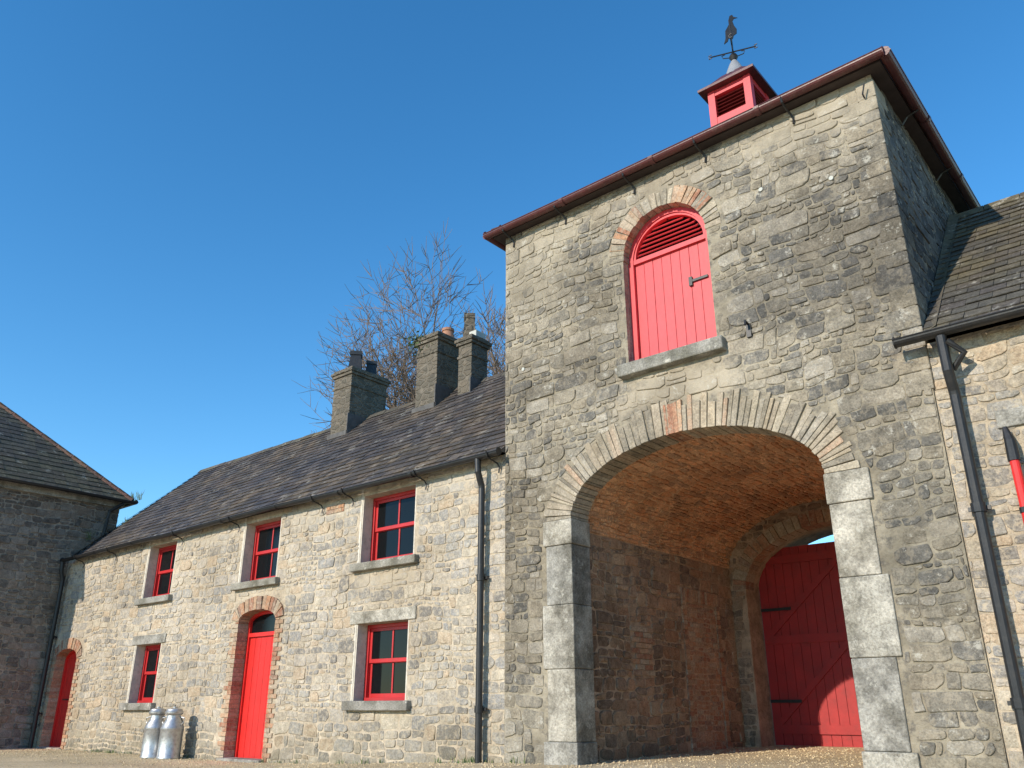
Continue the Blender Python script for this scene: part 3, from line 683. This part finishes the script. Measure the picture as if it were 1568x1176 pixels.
# passage
PX0,PX1=-6.75,-2.93; PS=3.12; PR=(1.91,1.0); YB=4.9
ps=MB(); ps.box(PX0-.3,PX0,.372,YB,-.5,PS+.6); ps.box(PX1,PX1+.3,.372,YB,-.5,PS+.6); ps.obj('passage_walls',M_mortI,tower)
ps=MB(); e=ell(CX,PS,PR[0],PR[1],40)
ps.add([(x,.372,z) for x,z in e]+[(x,YB,z) for x,z in e],[(i,i+1,i+42,i+41) for i in range(40)])
ps.obj('passage_vault',M_mortV,tower)
mb=MB()
stones(mb,lambda u,v,h:(PX0+h,u,v),.38,YB,-.1,PS,[rect(1.55,2.15,1.25,1.95),rect(3.1,4.35,-1,2.62)],seed=41,H=(.004,.026))
stones(mb,lambda u,v,h:(PX1-h,u,v),.38,YB,-.1,PS,[],seed=42,H=(.004,.026))
mb.obj('passage_stones',M_int,tower)
def vf(u,v,h):
    t=min(max(v,0),4.66)/4.66*math.pi; return (CX+(PR[0]-h)*math.cos(t),u,PS+(PR[1]-h)*math.sin(t))
mb=MB(); stones(mb,vf,.38,YB,0.02,4.64,[],seed=43,rh=(.055,.10),asp=(1.5,3.6),gap=.007,H=(.004,.034),lift=(.2,.35),warp=.7)
mb.obj('vault_stones',M_vault,tower)
pb=MB()
z=1.25;k=0
while z<1.92:
    y=1.55+(.11 if k%2 else 0)
    while y<2.1:
        pb.box(PX0,PX0+.02+R.uniform(0,.005),y+.005,min(y+.215,2.15),z+.005,z+.07); y+=.22
    z+=.075;k+=1
z=-.05
while z<2.4:
    for ya,yb in ((3.1,3.22),(4.23,4.35)): pb.box(PX0,PX0+.022+R.uniform(0,.005),ya,yb,z+.005,z+.07)
    z+=.075
y=3.1
while y<4.33:
    pb.box(PX0,PX0+.025+R.uniform(0,.005),y+.004,y+.07,2.42,2.62); y+=.076
pb.obj('passage_brick_patches',M_brick,tower)
mb=MB(); stones(mb,lambda u,v,h:(PX0+.002+h*.6,u,v),3.23,4.22,-.1,2.4,[],seed=47,rh=(.07,.09),asp=(2.4,3.2),gap=.005,H=(.003,.012),warp=.3); mb.obj('blocked_doorway_bricks',M_brick,tower)
hB=archpoly(-6.47,-3.2,-.4,2.75,.98,24)
wall_sheet('back_wall',rect(X0,X1,-.6,4.4),[hB],1.08,lambda u,v,w:(u,YB+w,v),M_mortI,tower)
oB=[rect(-6.49,-3.18,-1,2.76),ell(-4.835,2.75,1.66+.24,.98+.24,16)]
mb=MB(); stones(mb,lambda u,v,h:(u,YB-h,v),PX0,PX1,-.1,4.1,oB,seed=44,top=lambda u,v:v<PS or ((u-CX)/1.88)**2+((v-PS)/.96)**2<1)
mb.obj('back_wall_stones',M_int,tower)
bv=MB(); ring(bv,-4.835,2.75,1.623,.968,.24,34,YB-.025,YB+.3,gap=.05,thv=.08); bv.obj('back_arch_bricks',M_brick,tower)
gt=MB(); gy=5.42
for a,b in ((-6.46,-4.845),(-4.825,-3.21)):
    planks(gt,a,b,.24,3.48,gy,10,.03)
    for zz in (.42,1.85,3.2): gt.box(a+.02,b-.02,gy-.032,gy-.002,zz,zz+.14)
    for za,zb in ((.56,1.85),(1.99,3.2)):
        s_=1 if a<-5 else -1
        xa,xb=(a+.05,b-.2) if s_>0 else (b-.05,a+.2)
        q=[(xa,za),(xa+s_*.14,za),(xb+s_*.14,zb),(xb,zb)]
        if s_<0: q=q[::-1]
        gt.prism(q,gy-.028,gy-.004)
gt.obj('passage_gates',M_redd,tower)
gs=MB()
for zz in (.9,2.4): gs.box(-6.44,-5.9,gy-.045,gy-.034,zz,zz+.05)
gs.box(-5.0,-4.7,gy-.05,gy-.034,1.5,1.55); gs.obj('gate_ironwork',M_blk,tower)
# ------------------------------------------------------------------ RIGHT RANGE
rg=empty('stone_stable_range')
XR=9.0
wz=(2.15,3.3); wr=[(-1.08,-.05),(2.0,3.1),(5.5,6.6)]
wall_sheet('front_wall',rect(X1,XR,-.6,4.42),[rect(a,b,*wz) for a,b in wr],.45,lambda u,v,w:(u,w,v),M_mort,rg)
w2=MB(); w2.box(X1,XR,5.7,6,-.6,4.42); w2.box(XR-.4,XR,.46,5.69,-.6,4.42); w2.add([(XR-.1,0,4.4),(XR-.1,6,4.4),(XR-.1,3,7.3)],[(0,1,2)]); w2.obj('back_walls',M_rub,rg)
mb=MB(); stones(mb,lambda u,v,h:(u,-h,v),X1,XR,-.25,4.41,[rect(a-.04,b+.04,wz[0]-.14,wz[1]+.2) for a,b in wr],seed=61,gap=.008)
mb.obj('front_stones',M_low,rg)
a1=MB();a2=MB();a3=MB()
for a,b in wr:
    a1.box(a-.30,b+.30,-.035,.2,wz[1]+.06,wz[1]+.24); a1.box(a,b,.0,.2,wz[1]+.001,wz[1]+.058); a1.box(a-.08,b+.08,-.08,.2,wz[0]-.13,wz[0]); window(a,b,wz[0],wz[1],.2,a2,a3)
a1.obj('window_stonework',M_dress,rg,bevel=.012); a2.obj('window_frames',M_redw,rg); a3.obj('window_glass',M_glass,rg)
rp=MB(); rp.tube([(-1.29,-.11,.2),(-1.29,-.11,3.02)],.042,14); rp.obj('red_pole',M_red,rg)
rp=MB(); rp.tube([(-1.29,-.11,3.0),(-1.29,-.11,3.20),(-1.31,-.10,3.34)],[.056,.05,.024],12)
for z in (.9,2.5): rp.tube([(-1.29,-.11,z),(-1.29,-.11,z+.05)],.052,12); rp.box(-1.31,-1.27,-.07,.0,z+.01,z+.04)
rp.obj('pole_fittings',M_blk,rg)
gable_roof(rg,X1+.03,XR,-.16,4.46,3.0,7.42,6.16,M_slate2,'roof',seed=71,ridge=M_slate2)
gg=MB(); gutter(gg,[(-2.12,-.24,4.42),(XR,-.24,4.45)],.068)
pipe(gg,-1.67,-.13,-.05,3.75,.052,(.0,-.10,.62))
gg.tube([(-1.62,-.25,4.3),(-1.5,-.18,4.16),(-1.64,-.14,4.02)],.035,10)
gg.obj('gutters_and_downpipes',M_blk,rg)
ld2=MB(); ld2.add([(X1+.025,-.1,4.5),(X1+.16,-.1,4.56),(X1+.16,3,7.46),(X1+.025,3,7.5)],[(0,1,2,3)]); ld2.obj('roof_flashing',M_slate2,rg)
# ------------------------------------------------------------------ BARN (left)
barn=empty('stone_barn')
BX0,BX1,BY0,BY1,BZ=-29.6,-22.6,-5.6,1.05,6.05
b=MB(); b.box(BX0,BX1,BY0,BY1,-.6,BZ); b.obj('walls',plain_mat('barn_mortar',(.30,.255,.205),.97,var=.3,nscale=4,bd=.02,dirt=(.17,.12,.10),dfac=.6),barn)
mb=MB(); stones(mb,lambda u,v,h:(BX1+h,u,v),BY0,BY1,-.25,BZ-.16,[],seed=81,gap=.009,H=(.005,.035))
stones(mb,lambda u,v,h:(u,BY0-h,v),BX0,BX1,-.25,BZ-.16,[],seed=82); stones(mb,lambda u,v,h:(u,BY1+h,v),BX0,BX1,3.5,BZ-.16,[],seed=83)
mb.obj('wall_stones',M_barn,barn)
c=MB(); c.box(BX0-.08,BX1+.08,BY0-.08,BY1+.08,BZ-.15,BZ+.03); c.obj('eaves_course',M_sill,barn,bevel=.01)
hip_roof(barn,BX0-.25,BX1+.22,BY0-.22,BY1+.22,BZ+.05,math.radians(43),M_slate2,'roof',seed=90,w=.3,g=.22)
c=MB(); gutter(c,[(BX1+.29,BY1+.28,BZ+.03),(BX1+.29,BY0-.28,BZ+.03)],.065); gutter(c,[(BX0,BY1+.29,BZ+.03),(BX1+.29,BY1+.29,BZ+.03)],.065)
c.tube([(BX1+.28,BY1+.05,BZ),(BX1+.12,BY1-.3,BZ-.3),(BX1+.08,BY1-.35,5.0)],.045,10); c.obj('gutter',M_blk,barn)
# ------------------------------------------------------------------ milk churns
def churn(name,x,y):
    z=gz(x,y)-.005; c=MB(); s=.9/.72
    prof=[(.0,0),(.165,0),(.17,.012),(.17,.03),(.162,.04),(.162,.40),(.165,.405),(.165,.425),(.16,.43),(.145,.48),(.11,.53),(.098,.56),(.098,.60),(.125,.615),(.13,.625),(.13,.65),(.118,.66),(.11,.685),(.06,.70),(.03,.705),(.03,.72),(0,.722)]
    c.lathe(x,y,[(r*s,z+h*s) for r,h in prof],32)
    for a in (.4,.4+math.pi):
        dx,dy=math.cos(a),math.sin(a)
        c.tube([(x+dx*.15*s,y+dy*.15*s,z+.47*s),(x+dx*.19*s,y+dy*.19*s,z+.50*s),(x+dx*.19*s,y+dy*.19*s,z+.56*s),(x+dx*.10*s,y+dy*.10*s,z+.585*s)],.012,8)
    ob=c.obj(name,M_alu,None,smooth=True); mm=ob.modifiers.new('e','EDGE_SPLIT'); mm.split_angle=math.radians(40)
churn('milk_churn',-15.62,-.38); churn('milk_churn',-16.15,-.42)
# ------------------------------------------------------------------ trees
def tree(name,x,y,H,seed,spread=1.0,lean=0):
    r=random.Random(seed); mb=MB()
    def br(p,d,Lh,rad,dep):
        seg=5 if dep<2 else (4 if dep<4 else 3); pts=[p];rs=[rad]; q=p.copy(); dd=d.copy(); end=rad*(.45 if dep<4 else .4)
        for i in range(seg):
            dd=(dd+Vector((r.uniform(-1,1),r.uniform(-1,1),r.uniform(-.7,.8)))*(.10 if dep==0 else .2)+Vector((lean,0,.03))).normalized()
            q=q+dd*Lh/seg; pts.append(q.copy()); rs.append(rad+(end-rad)*(i+1)/seg)
        mb.tube([tuple(a) for a in pts],rs,(8,6,5,4,3,3)[min(dep,5)],cap=False)
        if dep>=5: return
        n=(9,6,6,4,3)[dep]
        for k in range(n):
            t=r.uniform(.55 if dep==0 else .25,1.0); i=min(int(t*seg),seg-1); f=t*seg-i
            b=pts[i].lerp(pts[i+1],f); rr=rs[i]+(rs[i+1]-rs[i])*f
            ax=pts[i+1]-pts[i]; ax.normalize(); rv=Vector((r.gauss(0,1),r.gauss(0,1),r.gauss(0,1))); rv=(rv-ax*rv.dot(ax)).normalized()
            ang=r.uniform(.5,1.05)*spread; nd=(ax*math.cos(ang)+rv*math.sin(ang)+Vector((0,0,.10))).normalized()
            br(b,nd,Lh*r.uniform(.5,.68)*(.82 if dep==0 else 1),max(rr*r.uniform(.45,.65),.014),dep+1)
        br(pts[-1],dd,Lh*(.42 if dep==0 else .6),max(end,.014),dep+1)
    br(Vector((x,y,-.2)),Vector((0,0,1)),H*.55,H*.019,0)
    mb.obj(name,M_bark)
tree('bare_tree',-26.0,13,17.2,5,1.12); tree('bare_tree',-21.2,14,16.6,8,1.08)
def leaves(name,vol,n,size,seed,mat=M_leaf):
    r=random.Random(seed); mb=MB()
    for i in range(n):
        p=vol(r); s=size*r.uniform(.5,1.3); a=Vector((r.gauss(0,1),r.gauss(0,1),r.gauss(0,1))).normalized(); b=a.orthogonal().normalized(); c=a.cross(b)
        mb.add([tuple(p-b*s),tuple(p+c*s*.55),tuple(p+b*s),tuple(p-c*s*.55)],[(0,1,2,3)])
    return mb.obj(name,mat)
cl=[(R.uniform(-26,2),R.uniform(19,23),R.uniform(.5,5.2),R.uniform(.8,1.6)) for _ in range(70)]
def hv(r):
    c=r.choice(cl); v=Vector((r.gauss(0,1),r.gauss(0,1),r.gauss(0,1))).normalized()*c[3]*r.uniform(.5,1); return Vector((c[0],c[1],c[2]))+v
leaves('hedge',hv,12000,.16,4)
leaves('ivy_plant',lambda r:Vector((-12.4+r.gauss(0,.13),2.45+r.gauss(0,.16),8.40+abs(r.gauss(0,.06))-r.random()**3*.4)),300,.04,5)
def tuft(name,pts,hgt,seed):
    r=random.Random(seed); mb=MB()
    for (x,y,z,k) in pts:
        for i in range(k):
            a=r.uniform(0,6.28); h=hgt*r.uniform(.4,1.1); l=r.uniform(.1,.6)*h; bx=x+r.gauss(0,.06); by=y+r.gauss(0,.02); w=.008
            p=[(bx-w,by,z),(bx+w,by,z),(bx+math.cos(a)*l*.5+w,by+math.sin(a)*l*.5,z+h*.6),(bx+math.cos(a)*l,by+math.sin(a)*l,z+h)]
            mb.add(p,[(0,1,2,3)])
    mb.obj(name,M_leaf)
pts=[]
for i in range(45):
    x=R.uniform(-22,-7.2); 
    if D2[0]-.1<x<D2[1]+.1 or D1[0]-.1<x<D1[1]+.1: continue
    pts.append((x,-.05,gz(x,0)-.01,R.randint(3,9)))
tuft('weed_plants',pts,.10,3)
tuft('gutter_grass',[(-22.4,1.3,6.1,30),(-22.1,1.3,6.1,20),(-21.9,1.0,5.3,14),(-22.35,.3,4.9,14)],.28,6)
# ------------------------------------------------------------------ light, sky, camera
sv=Vector((-.165,-1,.475)).normalized()
el=math.asin(sv.z); rot=math.atan2(sv.x,sv.y)
W=bpy.data.worlds.new('World'); scene.world=W; W.use_nodes=True; nt=W.node_tree
sk=nt.nodes.new('ShaderNodeTexSky'); sk.sky_type='NISHITA'; sk.sun_disc=False; sk.sun_elevation=el; sk.sun_rotation=rot; sk.air_density=1.0; sk.dust_density=.0; sk.ozone_density=3.0
hs=nt.nodes.new('ShaderNodeHueSaturation'); hs.inputs['Saturation'].default_value=1.27; hs.inputs['Value'].default_value=1.55
nt.links.new(sk.outputs[0],hs.inputs['Color'])
gn=mix(nt,1,hs.outputs[0],(.98,1.06,1.02),'MULTIPLY')
bg=nt.nodes['Background']; bg.inputs['Strength'].default_value=.15; nt.links.new(gn,bg.inputs[0])
sl=bpy.data.lights.new('sun','SUN'); sl.energy=5.0; sl.angle=math.radians(.5); sl.color=(1,.90,.755)
so=bpy.data.objects.new('sun',sl); scene.collection.objects.link(so); so.rotation_euler=sv.to_track_quat('Z','Y').to_euler()
cam=bpy.data.cameras.new('camera'); co_=bpy.data.objects.new('camera',cam); scene.collection.objects.link(co_)
co_.location=(0,-9,.8); co_.rotation_euler=(math.radians(90+21.41),0,math.radians(40.38)); cam.sensor_width=36; cam.lens=29.16; cam.clip_end=3000
scene.camera=co_
scene.view_settings.view_transform='Standard'; scene.view_settings.look='None'; scene.view_settings.exposure=0
